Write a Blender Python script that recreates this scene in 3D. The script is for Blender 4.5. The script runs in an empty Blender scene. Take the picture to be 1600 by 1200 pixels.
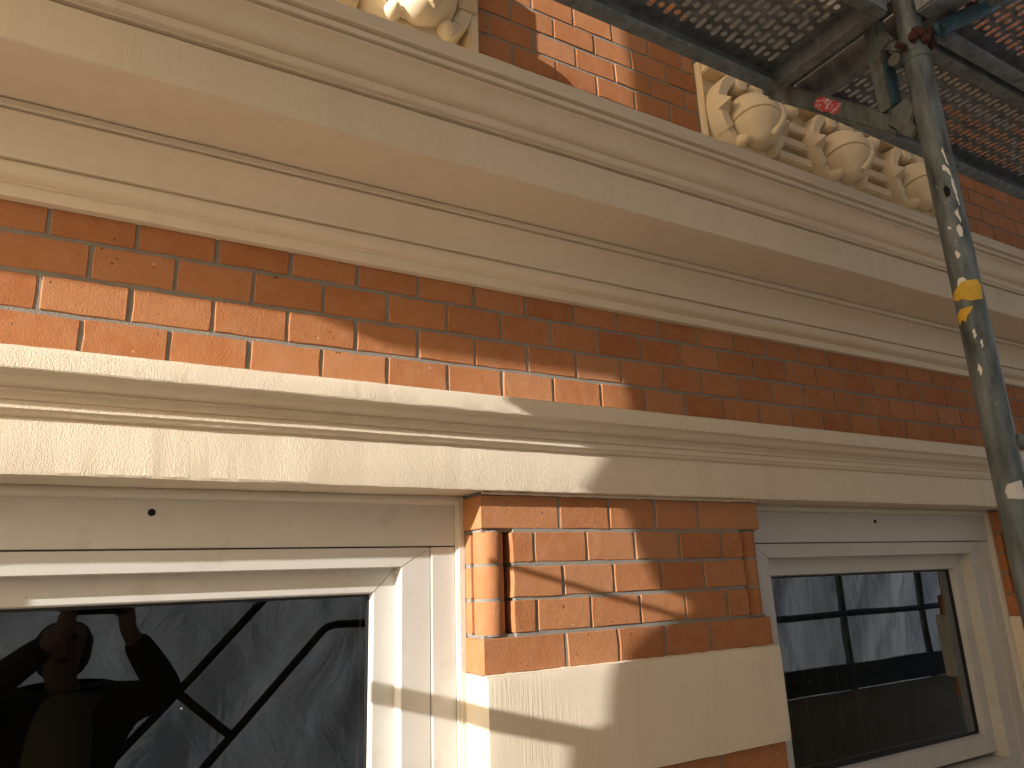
import bpy, bmesh, math, random
from mathutils import Vector, Matrix, noise as mnoise

random.seed(7)
S = bpy.context.scene
COL = S.collection

# ------------------------------------------------------------------ camera
cam_d = bpy.data.cameras.new("camera")
cam = bpy.data.objects.new("camera", cam_d)
COL.objects.link(cam)
R_ = Vector((0.869659, -0.4923695, -0.0355732))
U_ = Vector((-0.1004136, -0.2469914, 0.963801))
F_ = Vector((0.4833325, 0.8346062, 0.2642389))
CP = Vector((0.0541254, -1.2940272, -0.6369505))
cam.matrix_world = Matrix(((R_.x, U_.x, -F_.x, CP.x), (R_.y, U_.y, -F_.y, CP.y), (R_.z, U_.z, -F_.z, CP.z), (0, 0, 0, 1)))
cam_d.sensor_width = 36.0
cam_d.lens = 36.0 * 1120.0 / 1600.0
cam_d.clip_start = 0.01
cam_d.clip_end = 3000.0
S.camera = cam

# ------------------------------------------------------------------ world, sun, exposure
SUN = Vector((3.6, 1.0, -0.988)).normalized()          # the way the light travels
elev = math.asin(-SUN.z)
azim = math.atan2(-SUN.x, -SUN.y)                      # clockwise from +Y
world = bpy.data.worlds.new("World")
S.world = world
world.use_nodes = True
wn = world.node_tree.nodes
wl = world.node_tree.links
for n in list(wn):
    wn.remove(n)
wo = wn.new("ShaderNodeOutputWorld")
wb = wn.new("ShaderNodeBackground")
ws = wn.new("ShaderNodeTexSky")
ws.sky_type = 'NISHITA'
ws.sun_disc = False
ws.sun_elevation = elev
ws.sun_rotation = azim
ws.dust_density = 2.0
wb.inputs["Strength"].default_value = 0.10
wl.new(ws.outputs[0], wb.inputs[0])
wl.new(wb.outputs[0], wo.inputs[0])

sun_d = bpy.data.lights.new("sun", 'SUN')
sun_d.energy = 3.3
sun_d.angle = math.radians(0.5)
sun_d.color = (1.0, 0.98, 0.95)
sun = bpy.data.objects.new("sun", sun_d)
COL.objects.link(sun)
sun.rotation_euler = SUN.to_track_quat('-Z', 'Y').to_euler()

S.view_settings.view_transform = 'Standard'
S.view_settings.look = 'None'
S.view_settings.exposure = 1.47
S.view_settings.gamma = 1.0
S.render.engine = 'CYCLES'
S.cycles.max_bounces = 8
S.cycles.diffuse_bounces = 5
S.cycles.transparent_max_bounces = 12
S.cycles.use_denoising = True
S.cycles.sample_clamp_indirect = 6.0


# ------------------------------------------------------------------ helpers
def tag(o, label=None, cat=None, group=None, kind=None):
    if label: o["label"] = label
    if cat: o["category"] = cat
    if group: o["group"] = group
    if kind: o["kind"] = kind
    return o


def empty(name, loc=(0, 0, 0)):
    o = bpy.data.objects.new(name, None)
    o.location = loc
    o.empty_display_size = 0.05
    COL.objects.link(o)
    return o


def link(name, me, mat=None, parent=None, loc=None):
    o = bpy.data.objects.new(name, me)
    COL.objects.link(o)
    if mat is not None and len(me.materials) == 0:
        me.materials.append(mat)
    if parent is not None:
        o.parent = parent
        # every parent stands unrotated at its own .location in world space
        o.matrix_parent_inverse = Matrix.Translation(-Vector(parent.location))
    if loc is not None:
        o.location = loc
    return o


class MB:
    """collects shapes, builds one mesh object"""
    def __init__(self):
        self.v = []
        self.f = []

    def add(self, vs, fs):
        k = len(self.v)
        self.v += [tuple(p) for p in vs]
        self.f += [tuple(i + k for i in f) for f in fs]
        return self

    def box(self, x0, x1, y0, y1, z0, z1):
        vs = [(x, y, z) for z in (z0, z1) for y in (y0, y1) for x in (x0, x1)]
        return self.add(vs, [(0, 2, 3, 1), (4, 5, 7, 6), (0, 1, 5, 4), (2, 6, 7, 3), (0, 4, 6, 2), (1, 3, 7, 5)])

    def tube(self, a, b, r, n=20, r2=None, caps=True):
        a = Vector(a); b = Vector(b)
        r2 = r if r2 is None else r2
        d = (b - a).normalized()
        u = d.orthogonal().normalized()
        w = d.cross(u)
        vs = []
        for p, rr in ((a, r), (b, r2)):
            for i in range(n):
                t = 2 * math.pi * i / n
                vs.append(p + (u * math.cos(t) + w * math.sin(t)) * rr)
        fs = [(i, (i + 1) % n, n + (i + 1) % n, n + i) for i in range(n)]
        if caps:
            fs += [tuple(range(n - 1, -1, -1)), tuple(range(n, 2 * n))]
        return self.add(vs, fs)

    def bar(self, a, b, w, h, up=(0, 0, 1)):
        """rectangular bar from a to b, w across, h along 'up'"""
        a = Vector(a); b = Vector(b)
        d = (b - a).normalized()
        s = d.cross(Vector(up)).normalized()
        t = s.cross(d).normalized()
        vs = []
        for p in (a, b):
            for i, j in ((-1, -1), (1, -1), (1, 1), (-1, 1)):
                vs.append(p + s * (i * w / 2) + t * (j * h / 2))
        return self.add(vs, [(0, 1, 2, 3), (7, 6, 5, 4), (0, 4, 5, 1), (1, 5, 6, 2), (2, 6, 7, 3), (3, 7, 4, 0)])

    def path(self, pts, rad, n=10):
        pts = [Vector(p) for p in pts]
        rings = []
        prev = None
        for i, p in enumerate(pts):
            d = (pts[min(i + 1, len(pts) - 1)] - pts[max(i - 1, 0)]).normalized()
            if prev is None:
                u = d.orthogonal().normalized()
            else:
                u = (prev - d * prev.dot(d)).normalized()
            prev = u
            w = d.cross(u)
            rr = rad[i] if isinstance(rad, (list, tuple)) else rad
            rings.append([p + (u * math.cos(2 * math.pi * k / n) + w * math.sin(2 * math.pi * k / n)) * rr for k in range(n)])
        vs = [q for r in rings for q in r]
        fs = []
        for i in range(len(rings) - 1):
            for k in range(n):
                fs.append((i * n + k, i * n + (k + 1) % n, (i + 1) * n + (k + 1) % n, (i + 1) * n + k))
        fs += [tuple(range(n - 1, -1, -1)), tuple(range((len(rings) - 1) * n, len(rings) * n))]
        return self.add(vs, fs)

    def lathe(self, prof, mat4, n=24):
        """prof: (r, h) pairs round local z, placed by mat4"""
        vs = []
        for r, h in prof:
            for k in range(n):
                t = 2 * math.pi * k / n
                vs.append(mat4 @ Vector((r * math.cos(t), r * math.sin(t), h)))
        fs = []
        for i in range(len(prof) - 1):
            for k in range(n):
                fs.append((i * n + k, i * n + (k + 1) % n, (i + 1) * n + (k + 1) % n, (i + 1) * n + k))
        fs += [tuple(range(n - 1, -1, -1)), tuple(range((len(prof) - 1) * n, len(prof) * n))]
        return self.add(vs, fs)

    def prism(self, poly, y0, y1):
        """poly in (x,z) extruded from y0 (front) to y1"""
        n = len(poly)
        vs = [(x, y0, z) for x, z in poly] + [(x, y1, z) for x, z in poly]
        fs = [tuple(range(n)), tuple(range(2 * n - 1, n - 1, -1))]
        fs += [(i, n + i, n + (i + 1) % n, (i + 1) % n) for i in range(n)]
        return self.add(vs, fs)

    def mesh(self, name, smooth=None, bevel=0.0, seg=2, weld=0.0):
        me = bpy.data.meshes.new(name)
        me.from_pydata(self.v, [], self.f)
        bm = bmesh.new()
        bm.from_mesh(me)
        if weld > 0:
            bmesh.ops.remove_doubles(bm, verts=bm.verts, dist=weld)
        bmesh.ops.recalc_face_normals(bm, faces=bm.faces)
        if bevel > 0:
            es = [e for e in bm.edges if len(e.link_faces) == 2 and e.calc_face_angle(0) > 0.6]
            bmesh.ops.bevel(bm, geom=es, offset=bevel, segments=seg, affect='EDGES', clamp_overlap=True)
        bm.to_mesh(me)
        bm.free()
        if smooth is not None:
            me.polygons.foreach_set("use_smooth", [True] * len(me.polygons))
            me.set_sharp_from_angle(angle=math.radians(smooth))
        return me

    def build(self, name, mat, parent=None, smooth=None, bevel=0.0, seg=2, weld=0.0):
        return link(name, self.mesh(name, smooth, bevel, seg, weld), mat, parent)


def sweep(name, prof, xs, mat, parent, rough=0.0, smooth=28, seed=0, caps=True):
    """profile (p, z), p = projection from the wall, swept along x with hand-finished waviness"""
    m = MB()
    n = len(prof)
    vs = []
    for x in xs:
        for j, (p, z) in enumerate(prof):
            a = mnoise.noise(Vector((x * 9, j * 3.1 + seed, 0.3))) + 0.6 * mnoise.noise(Vector((x * 42, j * 2.3 + seed, 7.3)))
            b = mnoise.noise(Vector((x * 7, j * 2.7 + seed, 5.1))) + 0.6 * mnoise.noise(Vector((x * 55, j * 1.9 + seed, 1.7))) + 0.55 * mnoise.noise(Vector((x * 140, j * 2.9 + seed, 3.7)))
            vs.append((x, -(p + a * rough * 0.7), z + b * rough))
    fs = []
    for i in range(len(xs) - 1):
        for j in range(n - 1):
            fs.append((i * n + j, i * n + j + 1, (i + 1) * n + j + 1, (i + 1) * n + j))
    if caps:
        fs.append(tuple(range(n)))
        fs.append(tuple(range((len(xs) - 1) * n + n - 1, (len(xs) - 1) * n - 1, -1)))
    m.add(vs, fs)
    return m.build(name, mat, parent, smooth=smooth)


def arc(p0, p1, bulge, n=8):
    """points from p0 to p1 on a quadratic bow; bulge offsets the middle to the left of the direction"""
    (a, b), (c, d) = p0, p1
    mx, my = (a + c) / 2, (b + d) / 2
    dx, dy = c - a, d - b
    qx, qy = mx - dy * bulge * 2, my + dx * bulge * 2
    out = []
    for i in range(n + 1):
        t = i / n
        out.append(((1 - t) ** 2 * a + 2 * t * (1 - t) * qx + t * t * c, (1 - t) ** 2 * b + 2 * t * (1 - t) * qy + t * t * d))
    return out


# ------------------------------------------------------------------ materials
class N:
    def __init__(self, name):
        self.m = bpy.data.materials.new(name)
        self.m.use_nodes = True
        self.t = self.m.node_tree
        for n in list(self.t.nodes):
            self.t.nodes.remove(n)
        self.out = self.t.nodes.new("ShaderNodeOutputMaterial")

    def n(self, typ, **kw):
        nd = self.t.nodes.new("ShaderNode" + typ)
        for k, v in kw.items():
            if k.startswith("i_"):
                key = k[2:].replace("_", " ")
                nd.inputs[key].default_value = v
            else:
                setattr(nd, k, v)
        return nd

    def l(self, a, b):
        self.t.links.new(a, b)

    def coords(self, per_object=False, scale=(1, 1, 1)):
        tc = self.n("TexCoord")
        mp = self.n("Mapping")
        mp.inputs["Scale"].default_value = scale
        self.l(tc.outputs["Object"], mp.inputs["Vector"])
        if per_object:
            oi = self.n("ObjectInfo")
            mul = self.n("VectorMath", operation='SCALE')
            mul.inputs[0].default_value = (31.7, 17.3, 23.1)
            self.l(oi.outputs["Random"], mul.inputs["Scale"])
            self.l(mul.outputs[0], mp.inputs["Location"])
        return mp.outputs[0]

    def noise(self, vec, scale, detail=4, rough=0.55, dist=0.0):
        nd = self.n("TexNoise")
        nd.inputs["Scale"].default_value = scale
        nd.inputs["Detail"].default_value = detail
        nd.inputs["Roughness"].default_value = rough
        nd.inputs["Distortion"].default_value = dist
        self.l(vec, nd.inputs["Vector"])
        return nd.outputs["Fac"]

    def ramp(self, fac, stops):
        r = self.n("ValToRGB")
        el = r.color_ramp.elements
        while len(el) < len(stops):
            el.new(0.5)
        for e, (p, c) in zip(el, stops):
            e.position = p
            e.color = (c[0], c[1], c[2], 1) if isinstance(c, (tuple, list)) else (c, c, c, 1)
        self.l(fac, r.inputs[0])
        return r.outputs[0]

    def math(self, op, a, b=None, c=None):
        nd = self.n("Math", operation=op)
        for i, q in enumerate((a, b, c)):
            if q is None: continue
            if isinstance(q, (int, float)): nd.inputs[i].default_value = q
            else: self.l(q, nd.inputs[i])
        return nd.outputs[0]

    def mix(self, fac, a, b, blend='MIX'):
        nd = self.n("Mix", data_type='RGBA', blend_type=blend)
        for i, q in ((0, fac), (6, a), (7, b)):
            if isinstance(q, (int, float)): nd.inputs[i].default_value = q
            elif isinstance(q, (tuple, list)): nd.inputs[i].default_value = (q[0], q[1], q[2], 1)
            else: self.l(q, nd.inputs[i])
        return nd.outputs[2]

    def bump(self, h, dist, strength=1.0, normal=None):
        b = self.n("Bump")
        b.inputs["Strength"].default_value = strength
        b.inputs["Distance"].default_value = dist
        self.l(h, b.inputs["Height"])
        if normal is not None:
            self.l(normal, b.inputs["Normal"])
        return b.outputs[0]

    def principled(self, color, rough=0.6, normal=None, metallic=0.0, spec=0.4, **kw):
        p = self.n("BsdfPrincipled")
        for key, q in (("Base Color", color), ("Roughness", rough), ("Metallic", metallic)):
            if isinstance(q, (int, float)): p.inputs[key].default_value = q
            elif isinstance(q, (tuple, list)): p.inputs[key].default_value = (q[0], q[1], q[2], 1)
            else: self.l(q, p.inputs[key])
        p.inputs["Specular IOR Level"].default_value = spec
        if normal is not None:
            self.l(normal, p.inputs["Normal"])
        self.l(p.outputs[0], self.out.inputs[0])
        return p


CREAM = (0.71, 0.615, 0.475)


def cream_mat(name, mode, amount=1.0, base=CREAM):
    k = N(name)
    v = k.coords()
    big = k.noise(v, 3.0, 3)
    fine = k.noise(v, 60, 3)
    c = k.mix(k.math('MULTIPLY', big, 0.6), base, (base[0] * 0.89, base[1] * 0.86, base[2] * 0.81))
    run = k.ramp(k.noise(k.coords(scale=(1, 1, 0.10)), 16, 4, 0.65), [(0.50, 0.0), (0.72, 0.30)])
    c = k.mix(run, c, (base[0] * 0.80, base[1] * 0.76, base[2] * 0.68))
    c = k.mix(k.math('MULTIPLY', fine, 0.22), c, (base[0] * 1.06, base[1] * 1.06, base[2] * 1.05))
    spots = k.ramp(k.noise(v, 85, 2, 0.6), [(0.76, 0.0), (0.80, 1.0)])
    c = k.mix(k.math('MULTIPLY', spots, 0.28), c, (0.30, 0.22, 0.13))
    if mode == "stipple":          # thick masonry paint, rolled and brushed
        a = k.noise(v, 520, 2, 0.7)
        vs = k.coords(scale=(1, 1, 0.55))
        b = k.noise(vs, 150, 4, 0.7, 1.2)
        h = k.math('ADD', k.math('MULTIPLY', a, 1.0), k.math('MULTIPLY', b, 0.75))
        nrm = k.bump(h, 0.0013 * amount)
    elif mode == "streak":         # vertical brush strokes
        vs = k.coords(scale=(1, 1, 0.05))
        b = k.noise(vs, 230, 3, 0.6)
        patch = k.ramp(k.noise(v, 6, 2), [(0.40, 0.12), (0.66, 1.0)])
        a = k.noise(v, 150, 3)
        h = k.math('ADD', k.math('MULTIPLY', b, patch), k.math('MULTIPLY', a, 0.22))
        nrm = k.bump(h, 0.0010 * amount)
    else:                          # smooth run mouldings
        vs = k.coords(scale=(0.12, 1, 1))
        b = k.noise(vs, 160, 3)
        a = k.noise(v, 190, 3)
        wv = k.noise(v, 22, 2)
        h = k.math('ADD', k.math('ADD', k.math('MULTIPLY', b, 0.45), k.math('MULTIPLY', a, 0.35)), wv)
        nrm = k.bump(h, 0.0008 * amount)
    k.principled(c, 0.62, nrm, spec=0.3)
    return k.m


M = {}
M["cream_smooth"] = cream_mat("cream_smooth", "smooth")
M["cream_streak"] = cream_mat("cream_streak", "streak", 0.9)
M["cream_stipple"] = cream_mat("cream_stipple", "stipple")
M["cream_orn"] = cream_mat("cream_ornament", "smooth", 0.7, (0.72, 0.60, 0.41))  # warmer base than CREAM stands in for light bounced onto the carvings


def brick_mat():
    k = N("brick")
    v = k.coords(per_object=True)
    oi = k.n("ObjectInfo")
    tone = k.ramp(oi.outputs["Random"], [(0.0, (0.31, 0.112, 0.040)), (0.22, (0.385, 0.160, 0.062)), (0.45, (0.34, 0.125, 0.044)), (0.65, (0.41, 0.178, 0.074)), (0.82, (0.365, 0.142, 0.052)), (1.0, (0.41, 0.190, 0.090))])
    n1 = k.noise(v, 26, 4, 0.6)
    n2 = k.noise(v, 300, 3, 0.7)
    c = k.mix(k.ramp(n1, [(0.35, 0.0), (0.7, 0.38)]), tone, (0.44, 0.225, 0.120))
    c = k.mix(k.ramp(n2, [(0.30, 0.30), (0.46, 0.0)]), c, (0.17, 0.055, 0.025))
    white = k.ramp(k.noise(v, 95, 2, 0.5), [(0.735, 0.0), (0.78, 0.75)])
    c = k.mix(white, c, (0.55, 0.47, 0.36))
    pits = k.ramp(k.noise(v, 120, 1, 0.3), [(0.17, 0.0), (0.215, 1.0)])
    c = k.mix(k.math('SUBTRACT', 1.0, pits), c, (0.10, 0.035, 0.02))
    h = k.math('ADD', k.math('MULTIPLY', n2, 0.55), k.math('ADD', k.math('MULTIPLY', pits, 0.8), k.math('MULTIPLY', n1, 0.9)))
    k.principled(c, 0.86, k.bump(h, 0.0017), spec=0.2)
    return k.m


M["brick"] = brick_mat()


def simple(name, col, rough, nscale=40, bump=0.0004, var=0.15, metallic=0.0, spec=0.4):
    k = N(name)
    v = k.coords()
    a = k.noise(v, nscale, 4)
    c = k.mix(a, tuple(q * (1 - var) for q in col), tuple(min(1, q * (1 + var)) for q in col))
    k.principled(c, rough, k.bump(a, bump), metallic=metallic, spec=spec)
    return k.m


def mortar_mat():
    k = N("mortar")
    v = k.coords()
    a = k.noise(v, 420, 3, 0.7)
    b = k.noise(v, 18, 3)
    c = k.mix(b, (0.20, 0.18, 0.152), (0.32, 0.29, 0.245))
    c = k.mix(k.ramp(a, [(0.35, 0.5), (0.5, 0.0)]), c, (0.20, 0.18, 0.15))
    k.principled(c, 0.95, k.bump(k.math('ADD', a, b), 0.0022), spec=0.1)
    return k.m


M["mortar"] = mortar_mat()


def far_brick_mat():
    k = N("far_brickwork")
    v = k.coords()
    sp = k.n("SeparateXYZ"); k.l(v, sp.inputs[0])
    cb = k.n("CombineXYZ"); k.l(sp.outputs[0], cb.inputs[0]); k.l(sp.outputs[2], cb.inputs[1])
    br = k.n("TexBrick")
    br.inputs["Scale"].default_value = 1.0
    br.inputs["Brick Width"].default_value = 0.13
    br.inputs["Row Height"].default_value = 0.0663
    br.inputs["Mortar Size"].default_value = 0.005
    br.inputs["Color1"].default_value = (0.36, 0.12, 0.05, 1)
    br.inputs["Color2"].default_value = (0.42, 0.16, 0.075, 1)
    br.inputs["Mortar"].default_value = (0.36, 0.33, 0.28, 1)
    k.l(cb.outputs[0], br.inputs["Vector"])
    a = k.noise(v, 200, 3)
    k.principled(br.outputs["Color"], 0.9, k.bump(a, 0.001), spec=0.2)
    return k.m


M["far_brick"] = far_brick_mat()


def pvc_mat():
    k = N("white_frame_paint")
    v = k.coords()
    vs = k.coords(scale=(0.06, 1, 1))
    g = k.noise(vs, 220, 3)
    d = k.noise(v, 5, 4, 0.6)
    sp = k.ramp(k.noise(v, 70, 1, 0.3), [(0.785, 0.0), (0.81, 1.0)])
    c = k.mix(k.ramp(d, [(0.3, 0.0), (0.75, 0.5)]), (0.56, 0.54, 0.495), (0.48, 0.445, 0.385))
    c = k.mix(k.math('MULTIPLY', sp, 0.6), c, (0.16, 0.12, 0.08))
    dirt = k.ramp(k.noise(v, 13, 5, 0.7), [(0.56, 0.0), (0.74, 0.35)])
    c = k.mix(dirt, c, (0.33, 0.27, 0.19))
    k.principled(c, 0.42, k.bump(g, 0.0001), spec=0.45)
    return k.m


M["pvc"] = pvc_mat()
M["caulk"] = simple("white_caulk", (0.60, 0.565, 0.48), 0.5, 45, 0.0016, 0.06)
M["gasket"] = simple("black_gasket", (0.012, 0.012, 0.013), 0.5)


def glass_mat():
    k = N("window_glass")
    gl = k.n("BsdfGlossy")
    gl.inputs["Roughness"].default_value = 0.0
    gl.inputs["Color"].default_value = (0.80, 0.90, 1.0, 1)
    tr = k.n("BsdfTransparent")
    tr.inputs["Color"].default_value = (0.62, 0.66, 0.64, 1)
    v = k.coords()
    nrm = k.bump(k.noise(v, 2.2, 1), 0.0012)
    k.l(nrm, gl.inputs["Normal"])
    fr = k.n("Fresnel")
    fr.inputs["IOR"].default_value = 1.52
    fac = k.math('MULTIPLY', fr.outputs[0], 3.0)
    fac.node.use_clamp = True
    mx = k.n("MixShader")
    k.l(fac, mx.inputs[0]); k.l(tr.outputs[0], mx.inputs[1]); k.l(gl.outputs[0], mx.inputs[2])
    # dried specks of plaster dust on the pane
    df = k.n("BsdfDiffuse")
    df.inputs["Color"].default_value = (0.55, 0.53, 0.48, 1)
    sp = k.ramp(k.noise(v, 95, 1, 0.3), [(0.835, 0.0), (0.85, 0.7)])
    m2 = k.n("MixShader")
    k.l(sp, m2.inputs[0]); k.l(mx.outputs[0], m2.inputs[1]); k.l(df.outputs[0], m2.inputs[2])
    k.l(m2.outputs[0], k.out.inputs[0])
    return k.m


M["glass"] = glass_mat()


def galv_mat(name, base, blotch=0.5, rust=0.0, splash=0.0, metallic=0.35):
    k = N(name)
    v = k.coords()
    vs = k.coords(scale=(1, 1, 0.25))
    a = k.noise(vs, 38, 5, 0.65)
    b = k.noise(v, 160, 3, 0.7)
    c = k.mix(k.ramp(a, [(0.30, 0.0), (0.68, 1.0)]), tuple(q * (1 - blotch) for q in base), tuple(min(1, q * (1 + blotch)) for q in base))
    c = k.mix(k.ramp(b, [(0.60, 0.0), (0.75, 0.45)]), c, tuple(q * 0.45 for q in base))
    if rust > 0:
        r = k.ramp(k.noise(v, 20, 5, 0.7), [(0.62 - 0.2 * rust, 0.0), (0.76 - 0.2 * rust, 1.0)])
        c = k.mix(k.math('MULTIPLY', r, 0.8), c, (0.085, 0.04, 0.022))
    rough = 0.52
    if splash > 0:
        s = k.ramp(k.noise(v, 62, 3, 0.6, 0.6), [(0.775 - 0.05 * splash, 0.0), (0.79 - 0.05 * splash, 1.0)])
        c = k.mix(s, c, (0.62, 0.60, 0.54))
    k.principled(c, rough, k.bump(k.math('ADD', a, b), 0.0006), metallic=metallic, spec=0.4)
    return k.m


M["pole"] = galv_mat("galvanised_pole", (0.125, 0.150, 0.156), 0.62, 0.0, 1.0)
M["bracket"] = galv_mat("weathered_bracket", (0.125, 0.148, 0.140), 0.45, 0.05, 0.35)
M["deck"] = galv_mat("dirty_galvanised_deck", (0.185, 0.198, 0.202), 0.45, 0.08, 0.2, 0.35)
M["flange"] = galv_mat("deck_flange_steel", (0.175, 0.205, 0.215), 0.45, 0.08, 0.15, 0.35)
M["blue"] = galv_mat("worn_blue_paint", (0.016, 0.058, 0.080), 0.6, 0.25, 0.2, 0.0)
M["rust"] = simple("rusty_iron", (0.055, 0.021, 0.015), 0.9, 90, 0.002, 0.5)
M["dark_steel"] = simple("dark_steel", (0.045, 0.045, 0.044), 0.6, 30, 0.0005, 0.3, 0.3)
M["black"] = simple("black_hole", (0.006, 0.006, 0.006), 0.9)
M["paint_white"] = simple("dried_white_paint", (0.74, 0.72, 0.66), 0.6, 120, 0.0006, 0.08)
M["paper"] = simple("white_paper_label", (0.62, 0.61, 0.58), 0.7, 60, 0.0002, 0.06)
M["yellow"] = simple("yellow_tape", (0.62, 0.40, 0.035), 0.5, 70, 0.0004, 0.25)


def sticker_mat():
    k = N("scratched_red_sticker")
    vs = k.coords(scale=(1, 0.35, 1))
    a = k.noise(vs, 170, 4, 0.7)
    c = k.mix(k.ramp(a, [(0.50, 0.0), (0.56, 1.0)]), (0.50, 0.035, 0.05), (0.55, 0.50, 0.46))
    k.principled(c, 0.5)
    return k.m


M["sticker"] = sticker_mat()


def tarp_mat(name, col, trans, tcol):
    k = N(name)
    v = k.coords()
    a = k.noise(v, 3.5, 5, 0.6, 0.6)
    vs = k.coords(scale=(1, 1, 0.2))
    b = k.noise(vs, 9, 4, 0.6)
    nrm = k.bump(k.math('ADD', a, k.math('MULTIPLY', b, 0.2)), 0.035)
    d = k.n("BsdfDiffuse"); d.inputs["Color"].default_value = (*col, 1)
    t = k.n("BsdfTranslucent"); t.inputs["Color"].default_value = (*tcol, 1)
    k.l(nrm, d.inputs["Normal"]); k.l(nrm, t.inputs["Normal"])
    mx = k.n("MixShader"); mx.inputs[0].default_value = trans
    k.l(d.outputs[0], mx.inputs[1]); k.l(t.outputs[0], mx.inputs[2])
    k.l(mx.outputs[0], k.out.inputs[0])
    return k.m


M["tarp"] = tarp_mat("white_scaffold_sheeting", (0.55, 0.61, 0.72), 0.25, (0.72, 0.70, 0.69))
M["shade_sheet"] = tarp_mat("beige_shade_sheet", (0.62, 0.52, 0.38), 0.18, (0.80, 0.66, 0.44))  # for the added shading sheets; warm tint colours the ambient light
M["shade_sheet_thin"] = tarp_mat("thin_shade_sheet", (0.66, 0.55, 0.40), 0.45, (0.85, 0.70, 0.48))  # more translucent version for the added upper sheet, brightens the carved panels
M["wood"] = simple("deck_plywood", (0.34, 0.225, 0.125), 0.8, 12, 0.001, 0.3)
M["room"] = simple("dark_room", (0.10, 0.095, 0.085), 0.9)
M["curtain"] = simple("grey_curtain", (0.10, 0.10, 0.088), 0.9, 8, 0.01, 0.3)
M["panel"] = simple("olive_panel", (0.42, 0.40, 0.29), 0.8, 6, 0.001, 0.3)
M["ground"] = simple("street_paving", (0.23, 0.20, 0.165), 0.9, 0.8, 0.01, 0.2)

# ------------------------------------------------------------------ ground
g = MB()
g.add([(-1500, -1500, -7.5), (1500, -1500, -7.5), (1500, 1500, -7.5), (-1500, 1500, -7.5)], [(0, 1, 2, 3)])
tag(g.build("ground", M["ground"]), kind="structure")

# ------------------------------------------------------------------ the building
B = empty("brick_building")
tag(B, "red brick building facade with cream painted cornices, carved panels and white windows", "building")

XL, XR = -5.0, 7.0
PITCH = 0.13
CO = 0.0663
JT = 0.0074


def brick_mesh(w, h, var, depth=0.035):
    rnd = random.Random(var * 7919 + int(w * 1e5) + int(h * 1e5))
    j = lambda s: rnd.uniform(-s, s)
    n = 5
    ring = []
    hw, hh = w / 2, h / 2
    for i in range(n): ring.append((-hw + w * i / n, -hh))
    for i in range(2): ring.append((hw, -hh + h * i / 2))
    for i in range(n): ring.append((hw - w * i / n, hh))
    for i in range(2): ring.append((-hw, hh - h * i / 2))
    ring = [(x + j(0.0012), z + j(0.0011)) for x, z in ring]
    k = len(ring)
    e = 0.0013
    fr = [(x * (1 - e / hw) + j(0.0004), 0.0 + j(0.0003), z * (1 - e / hh) + j(0.0004)) for x, z in ring]
    md = [(x, 0.0015, z) for x, z in ring]
    bk = [(x, depth, z) for x, z in ring]
    m = MB()
    fs = [tuple(range(k))]
    for a in (0, k):
        fs += [(a + i, a + k + i, a + k + (i + 1) % k, a + (i + 1) % k) for i in range(k)]
    m.add(fr + md + bk, fs)
    return m.mesh("brick")


_bm = {}
_bn = [0]


def brick(parent, x0, x1, z0, z1, y):
    """one header brick between joints x0..x1"""
    w = round(x1 - x0 - JT, 4)
    h = round(z1 - z0, 4)
    var = random.randrange(5)
    key = (w, h, var)
    if key not in _bm:
        _bm[key] = brick_mesh(w, h, var)
    _bn[0] += 1
    o = link("brick", _bm[key], M["brick"], parent,
             ((x0 + x1) / 2 + random.uniform(-.0008, .0008), y + random.uniform(-.0022, -.0004), (z0 + z1) / 2 + random.uniform(-.0006, .0006)))
    o.rotation_euler = (random.uniform(-.006, .006), random.uniform(-.006, .006), random.uniform(-.010, .010))
    return o


# brick band between the two cornices
band = MB()
band.box(-0.6, 3.42, 0.0012, 0.25, -0.275, 0.02)
band = band.build("brick_band", M["mortar"], B)
band["label"] = "narrow band of four courses of red brick between the two cornices"
BX0, BX1 = -0.6, 3.6
for r in range(4):
    zt = -0.004 if r == 0 else -CO * r - JT / 2
    zb = -0.2585 if r == 3 else -CO * (r + 1) + JT / 2
    off = 0.0 if r % 2 else -0.5
    for k in range(-6, 27):
        x0 = (k + off) * PITCH
        if x0 < -0.66 or x0 > 3.3: continue
        brick(band, x0, x0 + PITCH, zb, zt, 0.0)

# wall behind everything that is not in view
fw = MB()
fw.box(XL, -0.6, 0.004, 0.25, -0.275, 0.02)
fw.box(3.42, XR, 0.004, 0.25, -0.275, 0.02)
fw.box(XL, -0.51, 0.0, 0.25, 0.02, 6.0)
fw.box(3.45, XR, 0.0, 0.25, 0.02, 6.0)
fw.box(-0.51, 3.45, 0.0, 0.25, 1.38, 6.0)
fw.box(XL, -1.28, -0.015, 0.25, -7.5, -0.47)
fw.box(3.49, XR, -0.015, 0.25, -7.5, -0.47)
fw.build("outer_brickwork", M["far_brick"], B)

# upper wall: two brick fields beside the carved panels
up = MB()
up.box(-0.51, 3.45, 0.0012, 0.25, 0.02, 1.38)
up = up.build("upper_wall", M["mortar"], B)
up["label"] = "upper red brick wall between the carved panels under the scaffold deck"
for r in range(-2, 8):
    zb = 0.664 + CO * r + JT / 2
    off = 0.839 if r % 2 else 0.905
    if r % 2 == 1 or r % 2 == -1:
        off = 0.839
    # the course whose bottom joint is at z 0.664+CO is the one with joints at .839 + k*.13
    for f0, f1 in ((0.722, 1.470), (2.716, 3.40)):
        k = math.floor((f0 - off) / PITCH)
        while True:
            a = off + k * PITCH
            b = a + PITCH
            k += 1
            if a >= f1 - 0.02: break
            a2, b2 = max(a, f0), min(b, f1)
            if b2 - a2 < 0.03: continue
            brick(up, a2, b2, zb, zb + CO - JT, 0.0)

# ---- main cornice (profile: projection, height)
def xs_fine(a, b, s):
    n = int((b - a) / s)
    return [a + (b - a) * i / n for i in range(n + 1)]


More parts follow.
